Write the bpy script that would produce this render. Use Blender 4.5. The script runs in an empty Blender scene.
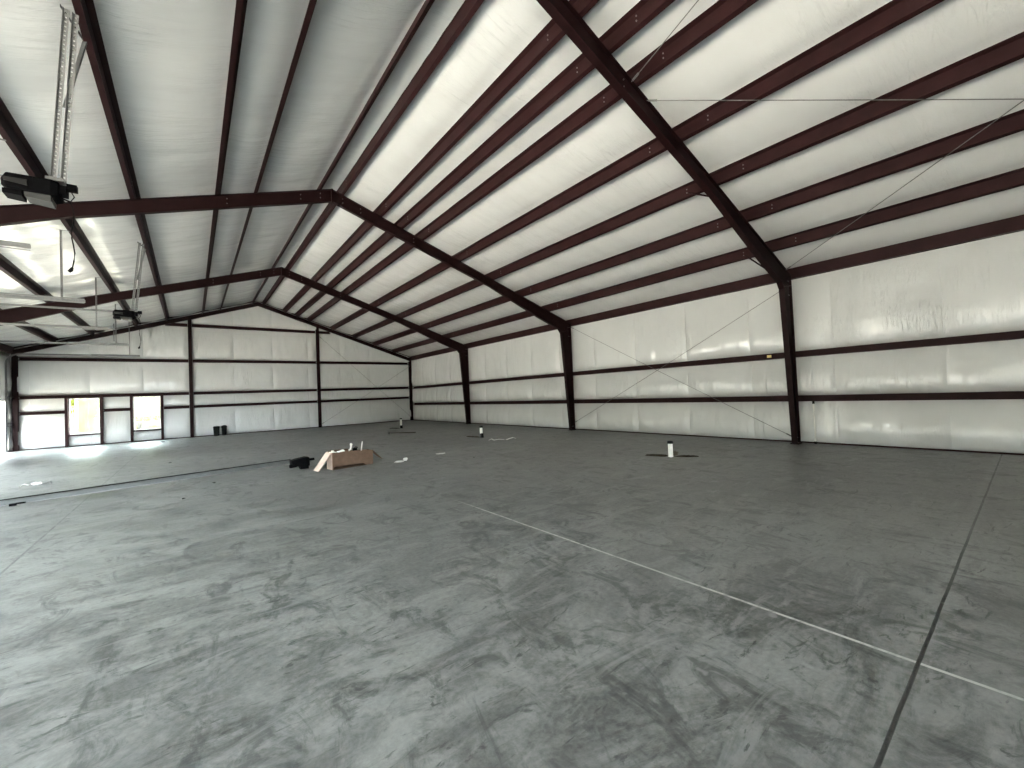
import bpy, bmesh, math, random
from mathutils import Vector, Matrix, noise
random.seed(7)
SC = bpy.context.scene
COL = SC.collection
PI = math.pi

# ------------------------------------------------------------------ place dimensions (metres)
XR = 3.036            # ridge line
XW = 12.085           # right wall sheet
XL = 2 * XR - XW      # left wall sheet
YB = 26.667           # far end wall
YF = -3.95            # near end wall
ZT = 7.148            # underside of purlins at the ridge
SL = 0.3316           # roof slope
PD = 0.21             # purlin depth
FR = (3.716, 11.292, 18.957)                     # rigid frame lines
OFF = (0.299, 1.337, 1.961, 2.604, 3.894, 5.179, 6.466, 7.746)   # purlins from the ridge
GZ = (1.111, 2.216)                              # side wall girts
OFFL = (0.251, 1.701, 2.458, 3.876, 5.006, 6.476, 7.686)                 # webs on the left slope
EZ = (1.556, 2.237, 3.893, 5.725)                # end wall girts
EX = (-5.83, 0.01, 6.05, 11.90)                  # end wall columns
ZE = 4.12                                        # eave strut underside
DOORS = ((-2.9, 0.9), (3.95, 8.75), (12.9, 16.7), (22.4, 24.4))   # big openings in the left wall, sized for the light they admit
DH = 3.66
DH3 = 1.8  # far opening lowered to dim the end wall
def roof(x, o=0.0): return ZT + o - SL * abs(x - XR)

SKY_BLOCK_H = 10.0  # height of the added bank that blocks low sky at the doors
FILL_OPENING = (-5.4, -2.6, 3.66)                      # opening added in the unseen near end wall to light the foreground
# ------------------------------------------------------------------ materials
def nt(name):
    m = bpy.data.materials.new(name); m.use_nodes = True
    t = m.node_tree; b = t.nodes['Principled BSDF']
    return m, t, b
def N(t, kind, **kw):
    n = t.nodes.new(kind)
    for k, v in kw.items():
        if k in n.inputs: n.inputs[k].default_value = v
        else: setattr(n, k, v)
    return n
def math_(t, op, a, b=None, clamp=False):
    n = t.nodes.new('ShaderNodeMath'); n.operation = op; n.use_clamp = clamp
    for i, v in enumerate((a, b)):
        if v is None: continue
        if isinstance(v, (int, float)): n.inputs[i].default_value = v
        else: t.links.new(v, n.inputs[i])
    return n.outputs[0]
def ramp(t, src, lo, hi, a=0.0, b=1.0):
    n = t.nodes.new('ShaderNodeMapRange'); n.clamp = True
    t.links.new(src, n.inputs[0])
    for i, v in enumerate((lo, hi, a, b)): n.inputs[i + 1].default_value = v
    return n.outputs[0]
def mix(t, fac, c1, c2):
    n = t.nodes.new('ShaderNodeMix'); n.data_type = 'RGBA'
    if isinstance(fac, (int, float)): n.inputs[0].default_value = fac
    else: t.links.new(fac, n.inputs[0])
    for i, c in ((6, c1), (7, c2)):
        if isinstance(c, tuple): n.inputs[i].default_value = c if len(c) == 4 else c + (1,)
        else: t.links.new(c, n.inputs[i])
    return n.outputs[2]
def coords(t, scale=(1, 1, 1), rot=(0, 0, 0)):
    tc = t.nodes.new('ShaderNodeTexCoord'); mp = t.nodes.new('ShaderNodeMapping')
    mp.inputs['Scale'].default_value = scale; mp.inputs['Rotation'].default_value = rot
    t.links.new(tc.outputs['Object'], mp.inputs[0]); return mp.outputs[0]
def noise_(t, vec, scale, detail=4, rough=0.55, dist=0.0):
    n = N(t, 'ShaderNodeTexNoise', Scale=scale, Detail=detail, Roughness=rough, Distortion=dist)
    t.links.new(vec, n.inputs['Vector']); return n.outputs['Fac']
def bump(t, b, h, strength, dist):
    n = N(t, 'ShaderNodeBump', Strength=strength, Distance=dist)
    t.links.new(h, n.inputs['Height']); t.links.new(n.outputs[0], b.inputs['Normal']); return n
def simple(name, col, rough=0.5, metal=0.0, var=0.15, scale=12.0, spec=0.5, bmp=0.0):
    m, t, b = nt(name)
    v = coords(t); f = noise_(t, v, scale)
    d = tuple(c * (1 - var) for c in col); l = tuple(min(1, c * (1 + var)) for c in col)
    t.links.new(mix(t, ramp(t, f, .3, .7), d, l), b.inputs['Base Color'])
    b.inputs['Roughness'].default_value = rough; b.inputs['Metallic'].default_value = metal
    b.inputs['Specular IOR Level'].default_value = spec
    if bmp: bump(t, b, noise_(t, v, scale * 3), bmp, 0.01)
    return m

STEEL = simple('red_oxide_steel', (0.0115, 0.0034, 0.0038), 0.6, 0, 0.22, 5.0, 0.12)
STEEL2 = simple('red_oxide_secondary_steel', (0.021, 0.0068, 0.0074), 0.58, 0, 0.25, 3.0, 0.14)
GALV = simple('galvanised_steel', (0.15, 0.153, 0.15), 0.5, 0.35, 0.12, 25.0)
BLACK = simple('black_plastic', (0.0035, 0.0035, 0.004), 0.6, 0, 0.2, 20.0, 0.02)
DGREY = simple('dark_grey_plastic', (0.012, 0.012, 0.012), 0.5, 0, 0.1, 20.0, 0.08)
CARD = simple('corrugated_cardboard_shaded', (0.155, 0.100, 0.070), 0.85, 0, 0.12, 9.0, 0.2)  # base colour darkened for the shaded faces of the box
CARD_LIT = simple('cardboard_lit', (0.44, 0.34, 0.285), 0.85, 0, 0.1, 9.0, 0.2)  # paler copy for the lit left flap and left end panel
WHITE = simple('white_pvc', (0.80, 0.79, 0.74), 0.35, 0, 0.05, 9.0)
PAPER = simple('white_packing_plastic', (0.82, 0.82, 0.80), 0.5, 0, 0.08, 14.0)
DIRT = simple('dark_damp_dirt', (0.040, 0.034, 0.024), 0.95, 0, 0.4, 18.0, 0.1, 0.6)
RUBBER = simple('black_rubber', (0.005, 0.005, 0.005), 0.7, 0, 0.2, 20.0, 0.08)
LENS = simple('frosted_lens', (0.032, 0.033, 0.032), 0.5, 0, 0.05, 8.0, 0.1)
ROD = simple('brace_rod_steel', (0.14, 0.14, 0.135), 0.45, 0.6, 0.15, 20.0)
WOOD = simple('weathered_wood', (0.05, 0.044, 0.035), 0.9, 0, 0.3, 6.0, 0.2)
YELLOW = simple('yellow_tag', (0.75, 0.60, 0.22), 0.6, 0, 0.1, 20.0)
VINYL = simple('white_vinyl_frame', (0.78, 0.78, 0.76), 0.4, 0, 0.05, 6.0)
SHEET = simple('outer_metal_sheet', (0.45, 0.44, 0.42), 0.5, 0.0, 0.08, 1.0)
LEAF = simple('tree_leaf', (0.05, 0.056, 0.012), 0.9, 0, 0.5, 3.0, 0.0)
BARK = simple('tree_bark', (0.03, 0.028, 0.024), 0.9, 0, 0.3, 8.0, 0.02)
GRND = simple('pale_gravel_ground', (0.56, 0.475, 0.385), 0.95, 0, 0.15, 0.8, 0.2, 0.3)
BIN = simple('dark_green_black_plastic', (0.005, 0.0065, 0.0062), 0.6, 0, 0.2, 8.0, 0.08)

BUMP = {'roof': .032, 'side': .06, 'end': .045}
def insulation(name, axis):
    """white vinyl faced insulation; fine folds run across the given axis"""
    m, t, b = nt(name)
    sc = {'roof': (0.9, 7.0, 0.9), 'side': (1.0, 6.0, 0.8), 'end': (6.0, 1.0, 0.8)}[axis]
    big = coords(t)
    crinkle = noise_(t, coords(t, sc), 1.3, 4, 0.6, 0.8)
    mask = ramp(t, noise_(t, big, 0.5, 2), 0.46, 0.70, 0.05, 1)
    fine = noise_(t, coords(t, tuple(q * 2.0 for q in sc)), 2.0, 3, 0.5, 1.5)
    mask2 = ramp(t, noise_(t, big, 0.9, 2), 0.50, 0.66)
    soft = noise_(t, coords(t, {'roof': (.8, 2, .8), 'side': (1, 1.4, .6), 'end': (1.4, 1, .6)}[axis]), 1.2, 2)
    h = math_(t, 'ADD', math_(t, 'MULTIPLY', crinkle, mask), math_(t, 'MULTIPLY', math_(t, 'MULTIPLY', fine, mask2), 0.30))
    h = math_(t, 'ADD', h, math_(t, 'MULTIPLY', soft, 0.8))
    bump(t, b, h, 1.0, BUMP[axis])
    tone = noise_(t, big, 0.7, 3)
    t.links.new(mix(t, ramp(t, tone, .3, .7), (0.602,0.608,.598),(.652,.658,.646)), b.inputs['Base Color'])
    b.inputs['Roughness'].default_value = {'roof': .24, 'side': .17, 'end': .22}[axis]
    b.inputs['Specular IOR Level'].default_value = {'roof': .6, 'side': .85, 'end': .6}[axis]
    return m
INS_R = insulation('white_vinyl_insulation_roof', 'roof')
INS_S = insulation('white_vinyl_insulation_side', 'side')
INS_E = insulation('white_vinyl_insulation_end', 'end')

def concrete():
    m, t, b = nt('power_troweled_concrete')
    v = coords(t)
    big = noise_(t, v, 0.30, 4, 0.6, 0.5)
    mid = noise_(t, coords(t, (1.0, 1.8, 1), (0, 0, 0.45)), 1.15, 7, 0.68, 1.6)
    blot = noise_(t, coords(t, (1.7, 0.9, 1), (0, 0, -0.35)), 1.7, 6, 0.72, 1.4)
    smear = noise_(t, coords(t, (0.7, 2.6, 1), (0, 0, 0.75)), 1.6, 5, 0.7, 1.0)
    fine = noise_(t, v, 26, 5, 0.7)
    streak = noise_(t, coords(t, (1.0, 3.2, 1), (0, 0, 0.62)), 3.6, 5, 0.72, 1.2)
    f = math_(t, 'ADD', math_(t, 'MULTIPLY', ramp(t, big, .38, .62), 0.26), math_(t, 'MULTIPLY', ramp(t, mid, .42, .58), 0.46))
    f = math_(t, 'ADD', f, math_(t, 'MULTIPLY', ramp(t, fine, .36, .64), 0.28))
    c = mix(t, f, (0.044, 0.0452, 0.0425), (0.212, .213, .200))
    c = mix(t, ramp(t, blot, .52, .62, 0, .72), c, (0.030, 0.0315, 0.030))      # dark trowel smears
    c = mix(t, ramp(t, smear, .54, .64, 0, .55), c, (0.20, 0.20, 0.188))       # pale trowel drags
    c = mix(t, ramp(t, streak, .58, .66, 0, .8), c, (0.026, 0.027, 0.026))     # short dark scuffs
    c = mix(t, ramp(t, noise_(t, v, 5.5, 2, .4), .74, .78, 0, .5), c, (0.24, 0.24, 0.23))  # small pale specks
    tc = t.nodes.new('ShaderNodeTexCoord'); sp = t.nodes.new('ShaderNodeSeparateXYZ')
    t.links.new(tc.outputs['Object'], sp.inputs[0]); X, Y = sp.outputs[0], sp.outputs[1]
    wob = math_(t, 'MULTIPLY', math_(t, 'SUBTRACT', noise_(t, v, 1.5, 3), 0.5), 0.012)
    jag = noise_(t, v, 14, 3)
    def line(co, at, w, soft=0.4):
        d = math_(t, 'ABSOLUTE', math_(t, 'SUBTRACT', math_(t, 'ADD', co, wob), at))
        return ramp(t, d, w, w * (1 + soft), 1, 0)
    def mul(*a):
        r = a[0]
        for q in a[1:]: r = math_(t, 'MULTIPLY', r, q)
        return r
    brk = ramp(t, jag, .30, .5, .35, 1)
    # pale chalky saw-cut under the ridge, fading out beyond y = 5
    c = mix(t, mul(line(X, 3.04, .010), ramp(t, Y, 4.6, 5.5, 1, 0), brk, ramp(t, X, 0, 1, .85, .85)), c, (0.42, 0.41, 0.38))
    # dust along the cross joint, then the dark open joints
    c = mix(t, mul(line(Y, .485, .035, 1.2), ramp(t, jag, .35, .65, 0, .5)), c, (0.20, 0.20, 0.185))
    c = mix(t, mul(line(Y, .455, .0075), ramp(t, jag, .25, .4, .55, 1)), c, (0.015, 0.015, 0.014))
    c = mix(t, mul(line(X, -1.485, .009), ramp(t, jag, .2, .4, .6, .9)), c, (0.05, 0.052, 0.05))
    t.links.new(c, b.inputs['Base Color'])
    t.links.new(ramp(t, mid, .34, .66, .36, .53), b.inputs['Roughness'])
    b.inputs['Specular IOR Level'].default_value = 0.9
    bump(t, b, math_(t, 'ADD', math_(t, 'MULTIPLY', mid, 1.0), math_(t, 'MULTIPLY', fine, .12)), 0.3, 0.02)
    return m
CONC = concrete()

def glass_mat():
    m = bpy.data.materials.new('clear_window_glass'); m.use_nodes = True; t = m.node_tree
    for n in list(t.nodes):
        if n.type != 'OUTPUT_MATERIAL': t.nodes.remove(n)
    tr = N(t, 'ShaderNodeBsdfTransparent'); gl = N(t, 'ShaderNodeBsdfGlossy', Roughness=0.02)
    tr.inputs[0].default_value = (0.94, 0.97, 0.95, 1)
    fr = N(t, 'ShaderNodeFresnel', IOR=1.45); mx = N(t, 'ShaderNodeMixShader')
    ge = t.nodes.new('ShaderNodeNewGeometry')                     # reflect on the outer faces only, not again inside the thin pane
    t.links.new(math_(t, 'MULTIPLY', fr.outputs[0], math_(t, 'SUBTRACT', 1.0, ge.outputs['Backfacing'])), mx.inputs[0]); t.links.new(tr.outputs[0], mx.inputs[1]); t.links.new(gl.outputs[0], mx.inputs[2])
    t.links.new(mx.outputs[0], t.nodes['Material Output'].inputs[0]); return m
GLASS = glass_mat()

# ------------------------------------------------------------------ mesh helpers
class MB:
    def __init__(s): s.v = []; s.f = []
    def add(s, vs, fs):
        o = len(s.v); s.v += [Vector(p) for p in vs]; s.f += [tuple(i + o for i in q) for q in fs]; return s
    def box(s, x0, x1, y0, y1, z0, z1):
        return s.add([(x, y, z) for x in (x0, x1) for y in (y0, y1) for z in (z0, z1)],
                     [(0, 1, 3, 2), (4, 6, 7, 5), (0, 4, 5, 1), (2, 3, 7, 6), (0, 2, 6, 4), (1, 5, 7, 3)])
    def prism(s, poly, d):
        """extrude a planar polygon (3-D points) by vector d"""
        n = len(poly); a = [Vector(p) for p in poly]; b = [p + Vector(d) for p in a]
        return s.add(a + b, [tuple(range(n))[::-1], tuple(range(n, 2 * n))] + [(i, (i + 1) % n, n + (i + 1) % n, n + i) for i in range(n)])
    def loft(s, rings, closed=True, caps=True):
        k = len(rings[0]); vs = [p for r in rings for p in r]; fs = []
        for i in range(len(rings) - 1):
            for j in range(k if closed else k - 1):
                a = i * k + j; b = i * k + (j + 1) % k
                fs.append((a, b, b + k, a + k))
        if caps and closed:
            fs.append(tuple(range(k))[::-1]); fs.append(tuple(range((len(rings) - 1) * k, len(rings) * k)))
        return s.add(vs, fs)
    def tube(s, pts, r, k=8):
        pts = [Vector(p) for p in pts]; rings = []
        rr = r if isinstance(r, (list, tuple)) else [r] * len(pts)
        for i, p in enumerate(pts):
            d = (pts[min(i + 1, len(pts) - 1)] - pts[max(i - 1, 0)]).normalized()
            u = d.cross(Vector((0, 0, 1)))
            if u.length < 1e-3: u = d.cross(Vector((0, 1, 0)))
            u.normalize(); w = d.cross(u)
            rings.append([p + (u * math.cos(2 * PI * j / k) + w * math.sin(2 * PI * j / k)) * rr[i] for j in range(k)])
        return s.loft(rings)
    def lathe(s, prof, c, k=20):
        rings = [[(c[0] + r * math.cos(2 * PI * j / k), c[1] + r * math.sin(2 * PI * j / k), c[2] + z) for j in range(k)] for r, z in prof]
        return s.loft(rings)
    def bar(s, p0, p1, up, w, h):
        """rectangular bar, w across and h along up"""
        p0, p1 = Vector(p0), Vector(p1); d = (p1 - p0).normalized(); u = d.cross(Vector(up)).normalized(); q = u.cross(d).normalized()
        ring = lambda p: [p + u * a * w / 2 + q * b * h / 2 for a, b in ((-1, -1), (1, -1), (1, 1), (-1, 1))]
        return s.loft([ring(p0), ring(p1)])
    def plate(s, p0, p1, w, tvec):
        """flat strip from p0 to p1, width vector w, thickness vector tvec"""
        p0, p1, w, t = Vector(p0), Vector(p1), Vector(w), Vector(tvec)
        return s.add([p0, p1, p1 + w, p0 + w, p0 + t, p1 + t, p1 + w + t, p0 + w + t],
                     [(3, 2, 1, 0), (4, 5, 6, 7), (0, 1, 5, 4), (1, 2, 6, 5), (2, 3, 7, 6), (3, 0, 4, 7)])
    def build(s, name, mat, parent=None, smooth=False, origin=None, bevel=0.0):
        if parent is not None: o3 = parent.matrix_world.translation.copy() if False else Vector(parent['_o'])
        elif origin is not None: o3 = Vector(origin)
        else:
            lo = [min(p[i] for p in s.v) for i in range(3)]; hi = [max(p[i] for p in s.v) for i in range(3)]
            o3 = Vector(((lo[0] + hi[0]) / 2, (lo[1] + hi[1]) / 2, lo[2]))
        me = bpy.data.meshes.new(name); me.from_pydata([p - o3 for p in s.v], [], s.f)
        bm = bmesh.new(); bm.from_mesh(me); bmesh.ops.recalc_face_normals(bm, faces=bm.faces); bm.to_mesh(me); bm.free()
        if smooth:
            for p in me.polygons: p.use_smooth = True
        me.materials.append(mat)
        ob = bpy.data.objects.new(name, me); COL.objects.link(ob)
        if parent is not None: ob.parent = parent; ob['_o'] = list(o3)
        else: ob.location = o3; ob['_o'] = list(o3)
        if bevel:
            bv = ob.modifiers.new('bevel', 'BEVEL'); bv.width = bevel; bv.segments = 2; bv.limit_method = 'ANGLE'
        return ob
def tag(o, label=None, cat=None, group=None, kind=None):
    for k, v in (('label', label), ('category', cat), ('group', group), ('kind', kind)):
        if v: o[k] = v
    return o
def thing(name, loc, label, cat, group=None):
    o = bpy.data.objects.new(name, None); COL.objects.link(o); o.location = loc; o['_o'] = list(loc); o.empty_display_size = 0.2
    return tag(o, label, cat, group)
def struct(o): o['kind'] = 'structure'; return o
def nz(x, y, z=0.0): return noise.noise(Vector((x, y, z)))

# ------------------------------------------------------------------ floor and ground
fl = MB(); fl.box(XL - 0.1, XW + 0.1, YF - 0.1, YB + 0.1, -0.12, 0.0)
struct(fl.build('floor', CONC, origin=(0, 0, 0)))
g = MB()
n = 40
gv = [(-90 + 200 * i / n, -70 + 200 * j / n, -0.16 + 0.02 * nz(i * .7, j * .7)) for i in range(n + 1) for j in range(n + 1)]
g.add(gv, [(i * (n + 1) + j, (i + 1) * (n + 1) + j, (i + 1) * (n + 1) + j + 1, i * (n + 1) + j + 1) for i in range(n) for j in range(n)])
struct(g.build('ground', GRND, origin=(0, 0, 0)))

hb = MB(); nn = 46
hv = []
for i in range(13):
    for j in range(nn + 1):
        x = -24 - i * 2.2; y = -70 + 140 * j / nn
        hv.append((x, y, -.3 + SKY_BLOCK_H * (1 - math.exp(-i / 2.2)) * (1 + .12 * nz(x * .09, y * .09)) + (.9 * nz(x * .5, y * .5, 2) if i > 2 else 0)))
hb.add(hv, [(i * (nn + 1) + j, (i + 1) * (nn + 1) + j, (i + 1) * (nn + 1) + j + 1, i * (nn + 1) + j + 1) for i in range(12) for j in range(nn)])
struct(hb.build('sky_block_hill', simple('sky_block_cover', (0.105, 0.10, 0.083), .95, 0, .5, .9, 0.0), origin=(0, 0, 0)))  # unseen bank added to screen low sky from the left openings

hb = MB(); hv = []
for i in range(11):
    for j in range(41):
        x = -60 + 100 * j / 40; y = 46 + i * 2.0
        hv.append((x, y, -.3 + 9.0 * (1 - math.exp(-i / 2.0)) * (1 + .15 * nz(x * .12, y * .12)) + (.8 * nz(x * .6, y * .6, 4) if i > 1 else 0)))
hb.add(hv, [(i * 41 + j, (i + 1) * 41 + j, (i + 1) * 41 + j + 1, i * 41 + j + 1) for i in range(10) for j in range(40)])
struct(hb.build('sky_block_hill', simple('window_backdrop_tint', (0.060, 0.061, 0.026), .95, 0, .3, 1.1, 0.0), origin=(0, 0, 0)))  # backdrop bank added to cover the sky in the windows and tint them

# ------------------------------------------------------------------ roof insulation (ceiling)
def ceiling():
    m = MB()
    def lay(webs):
        offs = [0.0] + list(webs) + [XW - XR]; us = []
        for a, b in zip(offs[:-1], offs[1:]):
            k = max(4, int((b - a) / 0.11))
            us += [(a + (b - a) * i / k, a, b) for i in range(k)]
        us.append((offs[-1], offs[-2], offs[-1])); return us
    cols = [(-1, q) for q in lay(OFFL)[::-1]] + [(1, q) for q in lay([o - .066 for o in OFF])[1:]]
    offs1 = {1: OFF[0] - .066 + 1e-6, -1: OFFL[0] + 1e-6}
    ys = []; y = YF
    while y < YB: ys.append(y); y += 0.09
    ys.append(YB)
    k = len(cols); vs = []
    for y in ys:
        sd = (y - 1.10) / 1.829; sd = (sd - round(sd)) * 1.829
        crease = 0.012 * math.exp(-(sd / 0.035) ** 2)
        for sgn, (u, a, b) in cols:
            tt = (u - a) / (b - a) if b > a else 0
            env = math.sin(PI * tt)
            x = XR + sgn * u
            sag = 0.055 * env ** 0.8 + env * 0.022 * nz(x * .8, y * 1.4, 3.1) + env * 0.014 * nz(x * 1.2, y * 5.0, 7.7) - env * crease
            amp = 0.016 * max(0.0, nz(x * .5, y * .35, 9.0) + .25)
            sag += amp * (1 - env * .7) * nz(x * 2.0, y * 9.0, 1.3) * (1.3 if sgn < 0 else .6) * (1 if 0.02 < tt < .98 else 0)
            if b > OFF[-1] + .1 or b <= OFF[0]: sag *= 0.5
            sag *= min(1.0, max(0.0, (b - u - .075) / .15))
            if b <= offs1[sgn]: vs.append((x, y, roof(XR + b, PD + .004) - .012 * env - env * .010 * nz(x, y * 3.0, 5)))   # level across the ridge
            else: vs.append((x, y, roof(x, PD + 0.004) - sag))
    nb = len(vs); fs = []
    for i in range(len(ys) - 1):
        for j in range(k - 1):
            fs.append((i * k + j, i * k + j + 1, (i + 1) * k + j + 1, (i + 1) * k + j))
    m.add(vs, fs)
    # outer roof sheet
    o = 0.14
    for sgn in (-1, 1):
        xe = XR + sgn * (XW - XR + 0.25)
        m.add([(XR, YF - .2, roof(XR, PD + o)), (xe, YF - .2, roof(xe, PD + o)), (xe, YB + .2, roof(xe, PD + o)), (XR, YB + .2, roof(XR, PD + o))], [(0, 1, 2, 3)])
    ob = m.build('ceiling', INS_R, smooth=True, origin=(0, 0, 0))
    return struct(ob)
ceiling()

# ------------------------------------------------------------------ insulated walls
def wall_patches(rects, place, zcap=None, seam0=1.10, seed=0.0, du=0.08, amp=0.13):
    """rects (u0,u1,z0,z1); place(u, z, inward) -> point"""
    m = MB()
    GG = .072
    girts = set(GZ) if zcap is None else set(EZ)
    for (u0, u1, z0, z1) in rects:
        for zz, sg in ((z0, 1), (z1, -1)):                       # flat strip behind each girt
            if zz in girts:
                ku = 1 if zcap is None else max(1, int((u1 - u0) / .15))
                for q in range(ku):
                    ua, ub = u0 + (u1 - u0) * q / ku, u0 + (u1 - u0) * (q + 1) / ku
                    ca, cb = (99, 99) if zcap is None else (zcap(ua), zcap(ub))
                    za, zb = zz, zz + sg * GG
                    if max(ca, cb) <= min(za, zb): continue
                    m.add([place(ua, min(za, ca), 0), place(ub, min(za, cb), 0), place(ub, min(zb, cb), 0), place(ua, min(zb, ca), 0)], [(0, 1, 2, 3)])
        if z0 in girts: z0 = z0 + GG
        if z1 in girts: z1 = z1 - GG
        us = [u0 + (u1 - u0) * i / max(3, int((u1 - u0) / du)) for i in range(max(3, int((u1 - u0) / du)) + 1)]
        k0 = math.ceil((u0 + .1 - seam0) / 1.829); sm = seam0 + 1.829 * k0
        while sm < u1 - .1:
            us = [q for q in us if abs(q - sm) > .05] + [sm - .05, sm - .022, sm - .008, sm, sm + .008, sm + .022, sm + .05]; sm += 1.829
        us.sort(); nu = len(us) - 1; nz_ = max(6, int((z1 - z0) / 0.06)); vs = []; fs = []
        for u in us:
            top = z1 if zcap is None else min(z1, zcap(u))
            sd = (u - seam0) / 1.829; ks = round(sd); sd = (sd - ks) * 1.829
            seam = math.exp(-(sd / 0.13) ** 2); groove = math.exp(-(sd / 0.012) ** 2) * (.5 + .5 * abs(nz(ks * 3.7 + seed, 1.0)) * 2)
            edge = min(1.0, min(u - u0, u1 - u) / 0.25)
            for j in range(nz_ + 1):
                t = j / nz_; z = z0 + max(0.0, top - z0) * t
                s_ = t ** 0.58                                   # belly sits low between two girts
                env = math.sin(PI * s_) ** 0.8 if 0 < t < 1 else 0.0
                A = min(1.0, (z1 - z0) / 1.0) * amp
                d = A * env * (0.55 + 0.45 * edge) * (1 - 0.40 * seam) * (1 + .35 * nz(u * .5 + seed, z * .3, 6.1))
                d += env * 0.022 * nz(u * 1.1 + seed, z * .8, 2.2)
                lowm = max(0.0, 1 - abs(t - 0.28) / 0.36)
                d += env * lowm * 0.020 * nz(u * 4.6 + seed, z * 1.0, 5.0)
                d += env * 0.022 * max(0.0, nz(u * .55 + seed, z * .4, 8.8) + .05) * nz(u * 10 + z * 1.8 + seed, z * .7, 4.4) * 2
                d -= 0.020 * groove * env
                vs.append(place(u, z, max(d, 0.0)))
        w = nz_ + 1
        for i in range(nu):
            ua, ub = us[i], us[i + 1]
            if zcap is not None and zcap(ua) <= z0 and zcap(ub) <= z0: continue
            for j in range(nz_): fs.append((i * w + j, (i + 1) * w + j, (i + 1) * w + j + 1, i * w + j + 1))
        m.add(vs, fs)
    return m
# right wall
rects = [(YF, YB, 0.0, GZ[0]), (YF, YB, GZ[0], GZ[1]), (YF, YB, GZ[1], ZE + 0.01)]
m = wall_patches(rects, lambda u, z, d: (XW - d, u, z), seam0=1.10, seed=0.0)
m.box(XW + .06, XW + .10, YF - .1, YB + .1, 0, roof(XW, PD + .12))
struct(m.build('wall_right', INS_S, smooth=True, origin=(0, 0, 0)))
# left wall with its big openings and the narrow doorway by the far corner
MAN = (25.27, 26.10, 2.14)
rects = []; y = YF
ops = [(a, b, DH if a < 20 else DH3) for a, b in DOORS] + [MAN]
outer = MB()
for a, b, h in ops:
    for z0, z1 in ((0, GZ[0]), (GZ[0], GZ[1]), (GZ[1], ZE + .01)): rects.append((y, a, z0, z1))
    rects.append((a, b, h, ZE + .01))
    outer.box(XL - .10, XL - .06, y, a, -.1, roof(XW, PD + .12)); outer.box(XL - .10, XL - .06, a, b, h, roof(XW, PD + .12))
    y = b
for z0, z1 in ((0, GZ[0]), (GZ[0], GZ[1]), (GZ[1], ZE + .01)): rects.append((y, YB, z0, z1))
outer.box(XL - .10, XL - .06, y, YB + .1, -.1, roof(XW, PD + .12))
m = wall_patches(rects, lambda u, z, d: (XL + d, u, z), seam0=1.10, seed=40.0, du=0.12)
m.add(outer.v, outer.f)
struct(m.build('wall_left', INS_S, smooth=True, origin=(0, 0, 0)))
# far end wall with two window openings
WIN = ((-4.31, -3.31, 0.53, 2.15), (-2.185, -1.19, 0.55, 2.15))
xs = [XL, WIN[0][0], WIN[0][1], WIN[1][0], WIN[1][1], EX[1], EX[2], XW]
rects = []
zc = lambda u: roof(u, PD)
for i, (a, b) in enumerate(zip(xs[:-1], xs[1:])):
    if i in (1, 3): rects.append((a, b, 0.0, WIN[i // 2][2]))
    else: rects.append((a, b, 0.0, EZ[0])); rects.append((a, b, EZ[0], EZ[1]))
for a, b in ((XL, EX[1]), (EX[1], EX[2]), (EX[2], XW)):
    rects += [(a, b, EZ[1], EZ[2]), (a, b, EZ[2], EZ[3])]
rects.append((XL, XW, EZ[3], 7.4))
m = wall_patches(rects, lambda u, z, d: (u, YB - d * 0.8, z), zcap=zc, seam0=-3.63, seed=80.0)
yo0, yo1 = YB + .06, YB + .10
for i, (a, b) in enumerate(zip(xs[:-1], xs[1:])):
    if i in (1, 3):
        m.box(a, b, yo0, yo1, -.1, WIN[i // 2][2]); m.box(a, b, yo0, yo1, WIN[i // 2][3], 3.9)
    else: m.box(a, b, yo0, yo1, -.1, 3.9)
m.prism([(XL - .1, yo0, 3.9), (XW + .1, yo0, 3.9), (XW + .1, yo0, roof(XW, PD + .12)), (XR, yo0, ZT + PD + .13), (XL - .1, yo0, roof(XL, PD + .12))], (0, .04, 0))
struct(m.build('wall_back', INS_E, smooth=True, origin=(0, 0, 0)))
# near end wall behind the camera
fa, fb, fh = FILL_OPENING
m = wall_patches([(XL, fa, 0.0, 2.2), (XL, fa, 2.2, 4.0), (fb, XW, 0.0, 2.2), (fb, XW, 2.2, 4.0), (fa, fb, fh, 4.0), (XL, XW, 4.0, 7.4)], lambda u, z, d: (u, YF + d, z), zcap=zc, seed=120.0, du=.2)
m.box(XL - .1, fa, YF - .1, YF - .06, -.1, 4.0); m.box(fb, XW + .1, YF - .1, YF - .06, -.1, 4.0); m.box(fa, fb, YF - .1, YF - .06, fh, 4.0)
m.prism([(XL - .1, YF - .1, 4.0), (XW + .1, YF - .1, 4.0), (XW + .1, YF - .1, roof(XW, PD + .12)), (XR, YF - .1, ZT + PD + .13), (XL - .1, YF - .1, roof(XL, PD + .12))], (0, .04, 0))
struct(m.build('wall_front', INS_E, smooth=True, origin=(0, 0, 0)))
# dark base angles and rake angles
m = MB(); m.box(XW - .065, XW - .004, YF, YB, 0.0, 0.035); struct(m.build('baseboard_right', STEEL2))
m = MB(); m.box(XL + .06, XW - .07, YB - .06, YB - .004, 0.0, 0.035); struct(m.build('baseboard_back', STEEL2))
m = MB()
for sgn in (-1, 1):
    xe = XR + sgn * (XW - XR - .02)
    m.prism([(XR, YB - .09, roof(XR, PD - .012)), (xe, YB - .09, roof(xe, PD - .012)), (xe, YB - .09, roof(xe, PD - .06)), (XR, YB - .09, roof(XR, PD - .06))], (0, .07, 0))
struct(m.build('trim_1', STEEL2))
# left wall base angle pieces
m = MB(); yy = YF
for a, b, h in ops:
    m.box(XL + .004, XL + .06, yy, a - .12, 0.0, .035); yy = b + .12
m.box(XL + .004, XL + .06, MAN[1] + .06, YB - .07, 0.0, .035)
struct(m.build('baseboard_left', STEEL2))

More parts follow.
